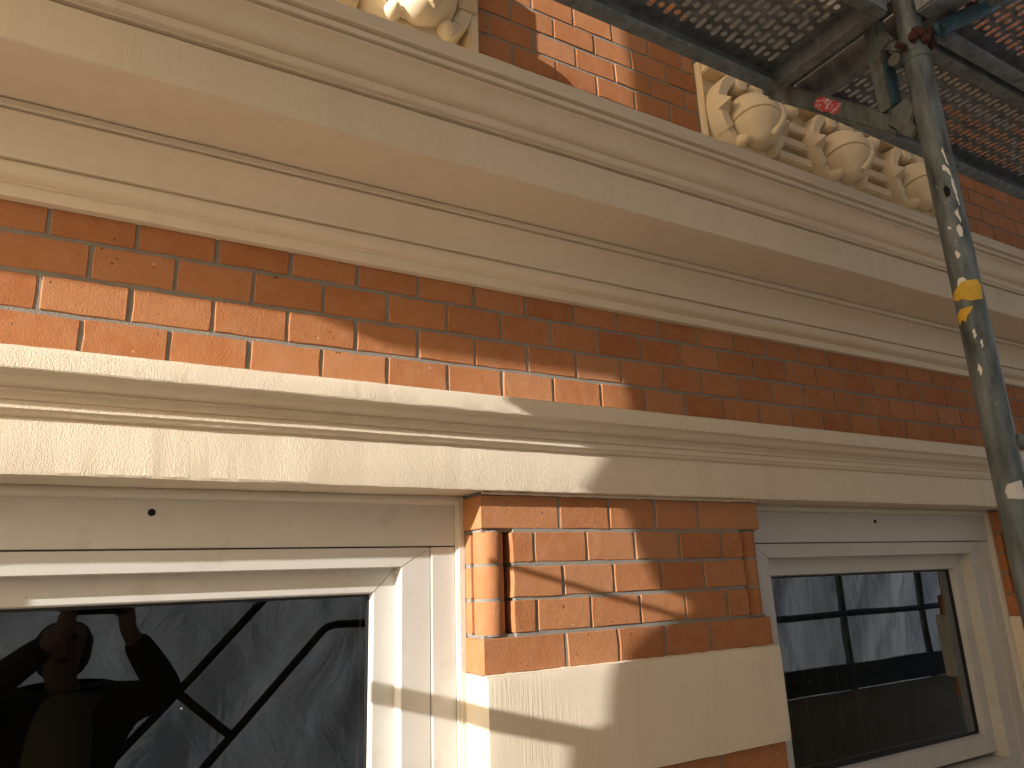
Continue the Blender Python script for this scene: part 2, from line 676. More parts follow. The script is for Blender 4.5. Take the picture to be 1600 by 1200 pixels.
xs = [XL, -3, -1.5] + xs_fine(-0.9, 3.6, 0.007) + [4.5, 5.5, XR]
bed = [(-0.01, -0.0165), (0.0175, -0.0165), (0.0188, -0.0152), (0.0188, 0.0030), (0.0195, 0.0042), (0.0265, 0.0046)]
bed += arc((0.0268, 0.0058), (0.0470, 0.0255), -0.18)
bed += [(0.0474, 0.0285), (0.0420, 0.0290), (0.0420, 0.0335), (0.0515, 0.0340)]
bed += arc((0.0520, 0.0348), (0.0965, 0.0880), 0.16, 12)
bed += [(0.0962, 0.0905), (0.0915, 0.0910), (0.0915, 0.0935), (0.1005, 0.0940), (0.1015, 0.0950), (0.1018, 0.1045), (0.0975, 0.1050), (0.0975, 0.1085), (0.12, 0.109), (0.03, 0.20), (-0.01, 0.20)]
# the bow directions: cavetto hollow, ovolo full
sweep("bed_moulding", bed, xs, M["cream_smooth"], B, rough=0.0005, seed=3)["label"] = "cream bed moulding under the soffit of the main cornice"

corona = [(0.07, 0.1075), (0.222, 0.1075), (0.2255, 0.1035), (0.2475, 0.1040), (0.2500, 0.1065), (0.2505, 0.1830), (0.2490, 0.1850), (0.2420, 0.1855), (0.2420, 0.1900), (0.05, 0.1900)]
sweep("corona", corona, xs, M["cream_streak"], B, rough=0.0011, seed=11)["label"] = "broad cream fascia and flat soffit of the main cornice"

crown = [(0.06, 0.1895), (0.2545, 0.1895), (0.2545, 0.1925), (0.2615, 0.1935), (0.2640, 0.1955), (0.2655, 0.2065), (0.2640, 0.2090)]
crown += arc((0.2660, 0.2100), (0.289, 0.2225), -0.16, 6)
crown += arc((0.2895, 0.223), (0.314, 0.2375), 0.14, 6)
crown += [(0.3140, 0.2410), (0.3080, 0.2420), (0.3080, 0.2455), (0.3190, 0.2465), (0.3200, 0.2550), (0.3130, 0.2565), (0.3130, 0.2605), (0.3250, 0.2620), (0.3272, 0.2645), (0.3290, 0.2860), (0.3265, 0.2890), (0.0, 0.345), (-0.01, 0.30), (0.06, 0.21)]
sweep("crown_moulding", crown, xs, M["cream_smooth"], B, rough=0.0006, seed=23)["label"] = "cream crown moulding along the top of the main cornice"

# ---- string course and architrave above the windows
string = [(-0.01, -0.2570), (0.004, -0.2585), (0.1050, -0.2875), (0.1085, -0.2900), (0.1100, -0.2940), (0.1100, -0.3200), (0.1085, -0.3225), (0.098, -0.3235)]
string += [(0.0940, -0.3260)] + arc((0.0930, -0.3270), (0.076, -0.3405), 0.16, 6)
string += [(0.0720, -0.3415), (0.0720, -0.3450)] + arc((0.0745, -0.3460), (0.064, -0.3565), -0.14, 6)
string += [(0.0605, -0.3580), (0.0605, -0.3610), (0.0650, -0.3620), (0.0650, -0.3700), (0.0620, -0.3715)] + arc((0.0605, -0.3720), (0.0520, -0.3795), 0.16, 5)
string += [(-0.01, -0.3800)]
sweep("string_course", string, xs, M["cream_stipple"], B, rough=0.0007, seed=31)["label"] = "cream moulded string course below the brick band"

arch = [(-0.02, -0.3790), (0.0495, -0.3790), (0.0500, -0.3820), (0.0505, -0.4600), (0.0485, -0.4640), (0.02, -0.4645), (-0.14, -0.4635), (-0.14, -0.40)]
sweep("architrave", arch, xs, M["cream_stipple"], B, rough=0.0013, seed=41)["label"] = "flat cream lintel band directly over the windows and the brick pier"

# ---- brick piers between the windows
def roll_brick(parent, cx, cy, r, z0, z1):
    m = MB()
    n = 22
    pts = []
    for i in range(n):
        t = 2 * math.pi * i / n
        pts.append((cx + r * math.cos(t), cy + r * math.sin(t)))
    vs = []
    for z, rr in ((z0, 0.985), (z0 + 0.0015, 1.0), ((z0 + z1) / 2, 1.0), (z1 - 0.0015, 1.0), (z1, 0.985)):
        for x, y in pts:
            j = random.uniform(-.0005, .0005)
            vs.append((cx + (x - cx) * rr + j, cy + (y - cy) * rr + j, z))
    fs = []
    for a in range(4):
        fs += [(a * n + i, a * n + (i + 1) % n, (a + 1) * n + (i + 1) % n, (a + 1) * n + i) for i in range(n)]
    fs += [tuple(range(n - 1, -1, -1)), tuple(range(4 * n, 5 * n))]
    m.add(vs, fs)
    return m.build("round_brick", M["brick"], parent, smooth=50)


def corner_brick(parent, x0, x1, z0, z1, y0, y1):
    m = MB()
    m.box(x0, x1, y0, y1, z0, z1)
    o = m.build("brick", M["brick"], parent, bevel=0.0014, seg=1)
    return o


def pier(xa, xb, label, nb_lower=1, half=False):
    core = MB()
    yf = -0.0205
    # mortar core stays behind the brick faces, notched at the round corner bricks
    core.box(xa + 0.006, xb - 0.006, 0.052, 0.30, -7.5, -0.4648)
    core.box(xa + 0.073, xb - 0.073, yf + 0.0012, 0.052, -7.5, -0.4648)
    core.box(xa + 0.006, xb - 0.006, yf + 0.009, 0.052, -0.5399 - 0.002, -0.4648)
    core.box(xa + 0.006, xb - 0.006, yf + 0.009, 0.052, -0.81, -0.7388 + 0.002)
    p = core.build("pier", M["mortar"], B)
    p["label"] = label
    zj = [-0.4650, -0.5399, -0.6062, -0.6725, -0.7388, -0.8075]
    for r in range(5):
        zt = zj[r] - (JT / 2 if r else 0.006)
        zb = zj[r + 1] + (JT / 2 if r < 4 else 0.001)
        odd = r % 2 == 1
        first = xa + 0.1205 + (0.0 if odd else 0.065)
        js = [first + k * PITCH for k in range(5)]
        fl, fr = xa + 0.0690, xb - 0.0690
        if r in (0, 4):
            js = [j for j in js if j < xb - 0.14]
            corner_brick(p, xa, js[0] - JT / 2, zb, zt, yf, 0.075)
            corner_brick(p, js[-1] + JT / 2, xb, zb, zt, yf, 0.075)
            for a, b in zip(js[:-1], js[1:]):
                brick(p, a, b, zb, zt, yf)
        else:
            js = [j for j in js if j < fr - 0.03]
            e = [fl - JT / 2] + js + [fr + JT / 2]
            for a, b in zip(e[:-1], e[1:]):
                brick(p, a, b, zb, zt, yf)
            roll_brick(p, xa + 0.0315, 0.012, 0.0300, zb - 0.001, zt + 0.001)
            roll_brick(p, xb - 0.0315, 0.012, 0.0300, zb - 0.001, zt + 0.001)
            corner_brick(p, xa + 0.003, xa + 0.05, zb, zt, 0.034, 0.085)
            corner_brick(p, xb - 0.05, xb - 0.003, zb, zt, 0.034, 0.085)
    for cx in (xa + 0.0315, xb - 0.0315):
        mr = MB()
        mr.tube((cx, 0.012, -0.7392), (cx, 0.012, -0.5395), 0.0290, 22)
        mr.build("roll_mortar", M["mortar"], p, smooth=40)
    for a, b in ((xa + 0.006, xa + 0.05), (xb - 0.05, xb - 0.006)):
        mr = MB()
        mr.box(a - 0.0015, b + 0.0015, 0.0375, 0.083, -0.7392, -0.5395)
        mr.build("reveal_mortar", M["mortar"], p)
    # courses under the stone block
    for r in range(nb_lower):
        zt = -1.0165 - CO * r
        e = [xa + (0.1205 if (r % 2) else 0.1855) + k * PITCH for k in range(5)]
        e = [q for q in e if q < xb - 0.1]
        corner_brick(p, xa, e[0] - JT / 2, zt - CO + JT, zt, yf, 0.075)
        corner_brick(p, e[-1] + JT / 2, xb, zt - CO + JT, zt, yf, 0.075)
        for a, b in zip(e[:-1], e[1:]):
            brick(p, a, b, zt - CO + JT, zt, yf)
    # smooth painted block
    blk = MB()
    nx, nz = 60, 18
    x0, x1, z0, z1 = xa - 0.001, xb + 0.001, -1.0125, -0.8080
    yb = -0.0385
    vs = []
    fs = []
    for i in range(nx + 1):
        for j in range(nz + 1):
            x = x0 + (x1 - x0) * i / nx
            z = z0 + (z1 - z0) * j / nz
            ed = (0.0018 if j in (0, nz) else 0.0) + (0.0010 if i in (0, nx) else 0)
            vs.append((x, yb + ed + 0.0008 * mnoise.noise(Vector((x * 12, 3.3, z * 16))), z + 0.0012 * mnoise.noise(Vector((x * 16, 1.3, z * 7)))))
    k = nz + 1
    for i in range(nx):
        for j in range(nz):
            fs.append((i * k + j, (i + 1) * k + j, (i + 1) * k + j + 1, i * k + j + 1))
    base = len(vs)
    per = [i * k for i in range(nx + 1)] + [nx * k + j for j in range(1, nz + 1)] + [i * k + nz for i in range(nx - 1, -1, -1)] + [j for j in range(nz - 1, 0, -1)]
    for q in per:
        vs.append((vs[q][0], 0.085, vs[q][2]))
    L = len(per)
    for a in range(L):
        b = (a + 1) % L
        fs.append((per[a], base + a, base + b, per[b]))
    blk.add(vs, fs)
    blk.build("stone_block", M["cream_streak"], p, smooth=40)
    for zz, yy, rr, nm in ((-0.8085, yf - 0.002, 0.0034, "mortar_smear"), (-0.4668, yf - 0.001, 0.0042, "paint_edge")):
        sm = MB()
        pts, rad = [], []
        for x in xs_fine(xa + 0.003, xb - 0.003, 0.012):
            pts.append((x, yy, zz + 0.0010 * mnoise.noise(Vector((x * 30, zz * 9, 2)))))
            rad.append(rr * (0.8 + 0.6 * mnoise.noise(Vector((x * 48, zz * 5, 7)))))
        sm.path(pts, rad, 7)
        sm.build(nm, M["cream_smooth"], p, smooth=60)
    return p


pier(0.709, 1.487, "brick pier with round corner bricks between the two windows")
pier(2.697, 3.475, "brick pier at the right edge behind the scaffold pole")
pier(-1.279, -0.501, "brick pier to the left of the left window")


# ---- windows
def window(xa, xb, zb, label, hole=True, curtain=False):
    w = empty("window", (xa, 0.1, zb))
    w.parent = B
    w["label"] = label
    zt = -0.4640
    # plastered reveal
    for a, b in ((xa - 0.006, xa + 0.014), (xb - 0.014, xb + 0.006)):
        rv = MB()
        rv.box(a, b, 0.058, 0.20, zb, zt)
        rv.build("reveal", M["caulk"], w, bevel=0.004)
    ck = MB()
    pts = [(x, 0.068 + 0.003 * mnoise.noise(Vector((x * 14, 0, 0))), zt - 0.008 + 0.002 * mnoise.noise(Vector((x * 20, 5, 0)))) for x in xs_fine(xa + 0.01, xb - 0.01, 0.03)]
    ck.path(pts, 0.011, 8)
    ck.build("caulk_bead", M["caulk"], w, smooth=60)
    hb = MB()
    hb.box(xa + 0.014, xb - 0.014, 0.0685, 0.16, -0.5640, zt - 0.003)
    hb = hb.build("head_board", M["pvc"], w, bevel=0.0015)
    if hole:
        hx = hole
        hm = MB()
        hm.tube((hx, 0.0679, -0.5045), (hx, 0.0700, -0.5045), 0.0062, 18)
        hm.build("drill_hole", M["black"], hb)
    # outer strips beside the frame
    for a, b in ((xa + 0.014, xa + 0.0655), (xb - 0.0655, xb - 0.014)):
        s = MB()
        s.box(a, b, 0.0705, 0.16, zb, -0.5665)
        s.build("side_strip", M["pvc"], w, bevel=0.0015)
    fx0, fx1, fz1, fz0 = xa + 0.067, xb - 0.067, -0.5665, zb + 0.02
    t = 0.060

    def ring(name, x0, x1, z0, z1, wd, wt, y0, y1, mat, par, slope=0.0):
        o = [(x0, z0), (x1, z0), (x1, z1), (x0, z1)]
        i_ = [(x0 + wd, z0 + wt), (x1 - wd, z0 + wt), (x1 - wd, z1 - wt), (x0 + wd, z1 - wt)]
        s = slope
        ib = [(x0 + wd + s, z0 + wt + s), (x1 - wd - s, z0 + wt + s), (x1 - wd - s, z1 - wt - s), (x0 + wd + s, z1 - wt - s)]
        for k in range(4):                       # four mitred members
            n = (k + 1) % 4
            gp = 0.00035
            tx, tz = o[n][0] - o[k][0], o[n][1] - o[k][1]
            L_ = math.hypot(tx, tz)
            tx, tz = tx / L_ * gp, tz / L_ * gp
            m = MB()
            vs = []
            for q, y, sg in ((o[k], y0, 1), (i_[k], y0, 1), (ib[k], y1, 1), (o[k], y1, 1), (o[n], y0, -1), (i_[n], y0, -1), (ib[n], y1, -1), (o[n], y1, -1)):
                vs.append((q[0] + tx * sg, y, q[1] + tz * sg))
            m.add(vs, [(0, 1, 2, 3), (7, 6, 5, 4), (0, 4, 5, 1), (1, 5, 6, 2), (2, 6, 7, 3), (3, 7, 4, 0)])
            m.build(name, mat, par, bevel=0.0009)

    ring("frame", fx0, fx1, fz0, fz1, t, 0.037, 0.0755, 0.15, M["pvc"], w, 0.001)
    sx0, sx1, sz0, sz1 = fx0 + t - 0.006, fx1 - t + 0.006, fz0 + 0.05, fz1 - 0.037 + 0.006
    ring("sash", sx0, sx1, sz0, sz1, 0.050, 0.052, 0.112, 0.17, M["pvc"], w, 0.010)
    gx0, gx1, gz0, gz1 = sx0 + 0.054, sx1 - 0.054, sz0 + 0.056, sz1 - 0.056
    ring("gasket", gx0 - 0.004, gx1 + 0.004, gz0 - 0.004, gz1 + 0.004, 0.008, 0.008, 0.129, 0.16, M["gasket"], w)
    gm = MB()
    gm.add([(gx0 - .002, 0.134, gz0 - .002), (gx1 + .002, 0.134, gz0 - .002), (gx1 + .002, 0.134, gz1 + .002), (gx0 - .002, 0.134, gz1 + .002)], [(0, 1, 2, 3)])
    gm.build("pane", M["glass"], w)
    sl = MB()
    sl.box(xa - 0.02, xb + 0.02, -0.06, 0.16, zb - 0.05, zb + 0.018)
    sl.build("sill", M["cream_stipple"], w, bevel=0.004)
    rm = MB()
    x0, x1, y0, y1, z0, z1 = xa - 0.3, xb + 0.3, 0.30, 3.2, -2.6, 0.1
    vs = [(x, y, z) for z in (z0, z1) for y in (y0, y1) for x in (x0, x1)]
    rm.add(vs, [(0, 2, 3, 1), (4, 5, 7, 6), (2, 6, 7, 3), (0, 4, 6, 2), (1, 3, 7, 5)])
    rm.build("room_interior", M["room"], w)
    if curtain:
        cu = MB()
        n = 160
        vs = []
        for i in range(n + 1):
            x = xa + 0.05 + (xb - xa - 0.1) * i / n
            y = 0.42 + 0.035 * math.sin(i * 0.55) + 0.03 * mnoise.noise(Vector((i * 0.13, 2, xa)))
            vs += [(x, y, zb - 0.3), (x, y, -0.40)]
        cu.add(vs, [(2 * i, 2 * i + 2, 2 * i + 3, 2 * i + 1) for i in range(n)])
        cu.build("curtain", M["curtain"], w, smooth=80)
    for a, b in ((xa - 0.3, xa + 0.012), (xb - 0.012, xb + 0.3)):
        jb = MB()
        jb.box(a, b, 0.2, 0.30, zb - 0.3, zt)
        jb.build("inner_jamb", M["room"], w)
    return w


window(-0.501, 0.709, -1.90, "white framed window on the left with dark glass reflecting the photographer", hole=0.1317)
window(1.487, 2.697, -1.275, "white framed window on the right between the pier and the scaffold pole", hole=2.085, curtain=True)
ul = MB()
ul.box(1.487, 2.697, -0.012, 0.25, -7.5, -1.326)
ul.box(-0.501, 0.709, -0.012, 0.25, -7.5, -1.951)
ul.build("wall_below_windows", M["far_brick"], B)


# ---- carved panels over the windows
def ring_arc(m, cx, cz, ri, ro, a0, a1, y0, y1, n=26):
    """flat-faced ring segment with chamfered edges"""
    vs = []
    for i in range(n + 1):
        t = math.radians(a0 + (a1 - a0) * i / n)
        c, s = math.cos(t), math.sin(t)
        for r, y in ((ri, y1), (ri, y0 + 0.006), (ri + 0.006, y0), (ro - 0.004, y0), (ro, y0 + 0.006), (ro, y1)):
            vs.append((cx + r * c, y, cz + r * s))
    fs = []
    for i in range(n):
        for k in range(5):
            fs.append((i * 6 + k, i * 6 + k + 1, (i + 1) * 6 + k + 1, (i + 1) * 6 + k))
    fs += [tuple(range(6)), tuple(range(n * 6 + 5, n * 6 - 1, -1))]
    m.add(vs, fs)


def carved_bud(parent, cx, cz):
    for ri, ro, a0, a1, yy in ((0.104, 0.142, 100, 215, -0.066), (0.104, 0.142, -35, 60, -0.062), (0.104, 0.1405, 214.5, 325.5, -0.060)):
        rg = MB()
        ring_arc(rg, cx, cz, ri, ro, a0, a1, yy, 0.0, 24)
        rg.build("ring_segment", M["cream_orn"], parent, smooth=35)
    # rolled ends that turn in over the bud
    for sx in (-1, 1):
        rg = MB()
        rg.lathe([(0.001, 0.0), (0.022, 0.002), (0.029, 0.012), (0.029, 0.05), (0.02, 0.066), (0.001, 0.07)],
                 Matrix.Translation((cx + sx * 0.036, -0.005, cz + 0.094)) @ Matrix.Rotation(math.radians(90), 4, 'X'), 18)
        rg.build("scroll", M["cream_orn"], parent, smooth=35)
    bd = MB()
    # drooping ribbed bud, leaning out and down
    prof = [(0.001, -0.095), (0.020, -0.093), (0.030, -0.086), (0.036, -0.078), (0.056, -0.064), (0.0735, -0.046), (0.0810, -0.0335), (0.0745, -0.0310), (0.0745, -0.0280), (0.0835, -0.0260), (0.0885, -0.008), (0.0895, 0.010), (0.087, 0.030), (0.079, 0.050), (0.064, 0.067), (0.044, 0.078), (0.020, 0.084), (0.001, 0.085)]
    mat4 = Matrix.Translation((cx + 0.002, -0.056, cz - 0.030)) @ Matrix.Rotation(math.radians(-24), 4, 'X') @ Matrix.Rotation(math.radians(8), 4, 'Y')
    bd.lathe(prof, mat4, 40)
    bd.build("bud", M["cream_orn"], parent, smooth=40)
    for ang in (-58, 150):
        rb = MB()
        pts = []
        rad = []
        for (r, h) in prof[2:-2]:
            t = math.radians(ang)
            pts.append(mat4 @ Vector((r * 1.0 * math.cos(t), r * 1.0 * math.sin(t), h)))
            rad.append(0.011)
        rb.path(pts, rad, 8)
        rb.build("rib", M["cream_orn"], parent, smooth=60)
    kn = MB()
    t = math.radians(-62)
    c = mat4 @ Vector((0.074 * math.cos(t), 0.074 * math.sin(t), 0.055))
    kn.lathe([(0.001, -0.018), (0.013, -0.014), (0.019, -0.004), (0.019, 0.006), (0.013, 0.016), (0.001, 0.020)], Matrix.Translation(c) @ Matrix.Rotation(math.radians(50), 4, 'X'), 14)
    kn.build("knob", M["cream_orn"], parent, smooth=60)
    for sx in (-1, 1):
        bs = MB()
        bs.lathe([(0.001, -0.030), (0.010, -0.026), (0.017, -0.014), (0.020, 0.0), (0.017, 0.014), (0.010, 0.026), (0.001, 0.030)],
                 Matrix.Translation((cx + sx * 0.062, -0.062, cz - 0.106)) @ Matrix.Rotation(math.radians(35), 4, 'Y') @ Matrix.Rotation(math.radians(90), 4, 'X'), 18)
        bs.build("bead", M["cream_orn"], parent, smooth=60)
    for sx in (-1, 1):
        st = MB()
        x0 = cx + sx * 0.122
        h = 0.026
        vs = [(x0 - h * 0.9, -0.064, cz - h), (x0 + h * 0.9, -0.064, cz - h), (x0 + h * 0.9, -0.064, cz + h), (x0 - h * 0.9, -0.064, cz + h), (x0, -0.098, cz)]
        st.add(vs, [(0, 1, 4), (1, 2, 4), (2, 3, 4), (3, 0, 4), (0, 3, 2, 1)])
        st.build("pyramid_stud", M["cream_orn"], parent)


def carved_panel(x0, x1, buds, label, fw_=0.024, fp_=0.058):
    p = MB()
    z0, z1 = 0.30, 0.845
    p.box(x0 + 0.008, x1 - 0.022, -0.004, 0.02, z0, z1 - 0.03)
    p = p.build("carved_panel", M["cream_orn"], B)
    p["label"] = label
    for q in ((x0, x0 + 0.009, -0.020, 0.02, z0, z1), (x1 - fw_, x1, -fp_, 0.02, z0, z1), (x0 + 0.009, x1 - fw_, -0.05, 0.02, z1 - 0.045, z1 - 0.002), (x0 + 0.009, x1 - fw_, -0.05, 0.02, z0, z0 + 0.17)):
        fr = MB()
        fr.box(*q)
        fr.build("panel_frame", M["cream_orn"], p, bevel=0.004)
    for cx in buds:
        carved_bud(p, cx, 0.672)
    e = sorted(buds)
    for a, b in zip(e[:-1], e[1:]):
        for z in (0.715, 0.655, 0.598):
            bars = MB()
            bars.box(a + 0.128, b - 0.128, -0.040, 0.0, z - 0.017, z + 0.017)
            bars.build("link_bar", M["cream_orn"], p, bevel=0.004)
        xm = (a + b) / 2
        bars = MB()
        bars.lathe([(0.001, 0), (0.02, 0.003), (0.03, 0.02), (0.026, 0.05), (0.012, 0.064), (0.001, 0.066)], Matrix.Translation((xm, -0.005, 0.768)) @ Matrix.Rotation(math.radians(90), 4, 'X'), 16)
        bars.build("knob", M["cream_orn"], p, smooth=40)
    return p


carved_panel(1.476, 2.712, (1.628, 2.038, 2.448), "cream carved panel with hanging buds behind the bracket and pole")
carved_panel(-0.510, 0.716, (0.562, 0.152, -0.258), "cream carved panel with hanging buds at the top left, caught by the sun")

# sill band and wall above the deck
sb = [(-0.01, 1.30), (0.05, 1.30), (0.07, 1.32), (0.10, 1.335), (0.115, 1.35), (0.115, 1.46), (0.10, 1.475), (-0.01, 1.51)]
sweep("upper_sill_band", sb, [XL, 0, 2, XR], M["cream_smooth"], B)

# ------------------------------------------------------------------ scaffold
PX, PY = 1.389, -0.655
PR = 0.02415


def pole_patch(parent, name, poly, mat, px=PX, py=PY, r=PR, lift=0.0007, n=7):
    """patch on a pole: polygon of (angle in degrees, z)"""
    m = MB()
    k = len(poly)
    ca = sum(p[0] for p in poly) / k
    cz = sum(p[1] for p in poly) / k
    vs = []
    fs = []
    rings = 5
    for i in range(rings):
        s = 1 - i / rings
        for a, z in poly:
            t = math.radians(ca + (a - ca) * s)
            rr = r + lift
            vs.append((px + rr * math.cos(t), py + rr * math.sin(t), cz + (z - cz) * s))
    t = math.radians(ca)
    vs.append((px + (r + lift) * math.cos(t), py + (r + lift) * math.sin(t), cz))
    for i in range(rings - 1):
        for j in range(k):
            fs.append((i * k + j, i * k + (j + 1) % k, (i + 1) * k + (j + 1) % k, (i + 1) * k + j))
    for j in range(k):
        fs.append(((rings - 1) * k + j, (rings - 1) * k + (j + 1) % k, rings * k))
    m.add(vs, fs)
    return m.build(name, mat, parent, smooth=60)


def densify(poly, n=4):
    out = []
    for i in range(len(poly)):
        a, b = poly[i], poly[(i + 1) % len(poly)]
        for k in range(n):
            out.append((a[0] + (b[0] - a[0]) * k / n, a[1] + (b[1] - a[1]) * k / n))
    return out


P = empty("scaffold_pole", (PX, PY, -4.4))
tag(P, "weathered galvanised scaffold pole with yellow tape scraps and white paint drips", "scaffold pole", "scaffold standards")
m = MB()
m.tube((PX, PY, -4.4), (PX, PY, 0.352), PR, 40)
m.build("lower_tube", M["pole"], P, smooth=40)
m = MB()
m.tube((PX - 0.002, PY - 0.001, 0.352), (PX - 0.002, PY - 0.001, 2.45), PR - 0.0012, 40)
m.build("upper_tube", M["pole"], P, smooth=40)
m = MB()
m.tube((PX, PY, 0.334), (PX, PY, 0.350), PR + 0.0018, 40)
m.build("joint_collar", M["bracket"], P, smooth=40)
# rusty locking pin over the joint
m = MB()
for i in range(9):
    a = math.radians(-150 + i * 14)
    rr = PR + 0.004 + 0.003 * random.random()
    m.lathe([(0.001, -0.010), (0.007, -0.008), (0.010, 0.0), (0.007, 0.009), (0.001, 0.011)], Matrix.Translation((PX + rr * math.cos(a), PY + rr * math.sin(a), 0.376 + 0.010 * random.uniform(-1, 1))), 8)
m.path([(PX - 0.030, PY + 0.004, 0.357), (PX - 0.045, PY - 0.004, 0.352), (PX - 0.058, PY + 0.004, 0.356)], 0.006, 8)
m.build("rusty_locking_pin", M["rust"], P, smooth=50)
pole_patch(P, "bolt_hole", densify([(-158, 0.020), (-140, 0.024), (-137, 0.036), (-150, 0.046), (-162, 0.040)]), M["black"])
for k, poly in enumerate([
        [(-138, 0.118), (-130, 0.125), (-126, 0.100), (-122, 0.085), (-128, 0.088), (-133, 0.104)],
        [(-150, 0.086), (-140, 0.088), (-126, 0.078), (-118, 0.060), (-124, 0.062), (-138, 0.074), (-148, 0.076)],
        [(-124, 0.060), (-117, 0.056), (-113, 0.028), (-112, 0.004), (-116, 0.002), (-122, 0.022), (-128, 0.040)],
        [(-140, -0.012), (-128, -0.004), (-120, -0.026), (-126, -0.034), (-132, -0.022)],
        [(-146, -0.042), (-134, -0.036), (-124, -0.046), (-130, -0.062), (-143, -0.060)],
        [(-175, -0.036), (-164, -0.040), (-164, -0.044), (-173, -0.042)],
        [(-170, -0.090), (-160, -0.086), (-152, -0.096), (-162, -0.103), (-168, -0.098)],
        [(-186, -0.150), (-176, -0.138), (-158, -0.140), (-150, -0.146), (-168, -0.150), (-184, -0.166)],
        [(-168, -0.240), (-160, -0.236), (-156, -0.250), (-164, -0.256)],
        [(-150, -0.262), (-142, -0.258), (-140, -0.270), (-147, -0.274)],
        [(-178, -0.310), (-170, -0.300), (-160, -0.312), (-172, -0.324)]]):
    pole_patch(P, "paint_drip", [(a_ + random.uniform(-1.8, 1.8), z_ + random.uniform(-.0016, .0016)) for a_, z_ in densify(poly, 5)], M["paint_white"], lift=0.0011)
pole_patch(P, "yellow_tape", densify([(137, -0.172), (156, -0.160), (190, -0.148), (250, -0.146), (262, -0.158), (256, -0.184), (212, -0.186), (180, -0.178), (160, -0.180)]), M["yellow"], lift=0.0016)
pole_patch(P, "yellow_tape", densify([(140, -0.206), (165, -0.196), (214, -0.196), (200, -0.206), (186, -0.212), (178, -0.222), (166, -0.216), (146, -0.224)]), M["yellow"], lift=0.0016)
pole_patch(P, "paper_label", densify([(197, -0.512), (248, -0.506), (250, -0.534), (236, -0.538), (190, -0.535), (186, -0.522)]), M["paper"], lift=0.001)
m = MB()
m.tube((PX + 0.012, PY - 0.018, -0.438), (PX + 0.20, PY - 0.02, -0.440), 0.0085, 14)
m.tube((PX + 0.006, PY - 0.016, -0.438), (PX + 0.036, PY - 0.0185, -0.438), 0.0135, 14)
m.build("toggle_pin", M["bracket"], P, smooth=40)

# ---- triangular bracket on the pole, carrying the inner decks
K = empty("scaffold_bracket", (PX, PY, 0.2))
tag(K, "grey green triangular scaffold bracket with a scratched red sticker, fixed to the pole", "bracket")
bx = PX + 0.004
m = MB(); m.bar((bx, -0.322, 0.507), (bx, -0.640, 0.507), 0.034, 0.040); m.build("top_bar", M["bracket"], K, bevel=0.005)
m = MB(); m.bar((bx, -0.318, 0.500), (bx, -0.606, 0.213), 0.032, 0.040, (0, 1, 0.3)); m.build("diagonal_strut", M["bracket"], K, bevel=0.005)
m = MB(); m.bar((bx, -0.582, 0.262), (bx, -0.582, 0.520), 0.032, 0.034, (0, 1, 0)); m.build("upright", M["bracket"], K, bevel=0.005)
m = MB(); m.bar((bx - 0.012, -0.604, 0.262), (bx - 0.012, -0.604, 0.395), 0.030, 0.010, (0, 1, 0)); m.build("blue_back_plate", M["blue"], K, bevel=0.003)
# saw cut saddle plate gripping the pole
m = MB()
pl = [(-0.580, 0.232), (-0.596, 0.262), (-0.634, 0.268), (-0.640, 0.232), (-0.628, 0.214), (-0.634, 0.188), (-0.622, 0.176), (-0.604, 0.196)]
vs = [(bx - 0.019, y, z) for y, z in pl] + [(bx + 0.019, y, z) for y, z in pl]
n = len(pl)
m.add(vs, [tuple(range(n)), tuple(range(2 * n - 1, n - 1, -1))] + [(i, (i + 1) % n, n + (i + 1) % n, n + i) for i in range(n)])
m.build("saddle_plate", M["bracket"], K, bevel=0.003)
m = MB(); m.bar((bx - 0.004, -0.614, 0.398), (bx - 0.004, -0.596, 0.438), 0.036, 0.030); m.build("coupler_hook", M["bracket"], K, bevel=0.005)
m = MB(); m.bar((bx - 0.004, -0.636, 0.380), (bx - 0.004, -0.600, 0.412), 0.028, 0.026); m.build("coupler_jaw", M["bracket"], K, bevel=0.005)
m = MB()
m.lathe([(0.001, -0.014), (0.013, -0.012), (0.016, 0), (0.013, 0.012), (0.001, 0.014)], Matrix.Translation((bx - 0.02, -0.626, 0.352)) @ Matrix.Rotation(1.57, 4, 'Y'), 12)
m.build("bolt_head", M["bracket"], K, smooth=50)
m = MB(); m.box(bx - 0.030, bx + 0.014, -0.330, -0.306, 0.486, 0.542); m.build("end_claw", M["flange"], K, bevel=0.003)
m = MB(); m.box(bx - 0.036, bx - 0.0295, -0.322, -0.314, 0.490, 0.538); m.build("claw_rib", M["flange"], K, bevel=0.002)
# sticker lies on the camera-side face of the strut
m = MB()
d = Vector((0, -0.606 + 0.318, 0.213 - 0.500)).normalized()
t_ = Vector((0, -d.z, d.y))
c0 = Vector((bx - 0.0166, -0.458, 0.360))
pts = [(-0.037, 0.010), (-0.020, 0.0155), (0.004, 0.013), (0.020, 0.0145), (0.036, 0.012), (0.038, -0.004), (0.032, -0.0135), (0.012, -0.011), (-0.004, -0.0145), (-0.026, -0.012), (-0.038, -0.006)]
sgn = 1 if t_.z > 0 else -1
m.add([c0 + d * a + t_ * (sgn * b) for a, b in pts], [tuple(range(len(pts)))])
m.build("red_sticker", M["sticker"], K)


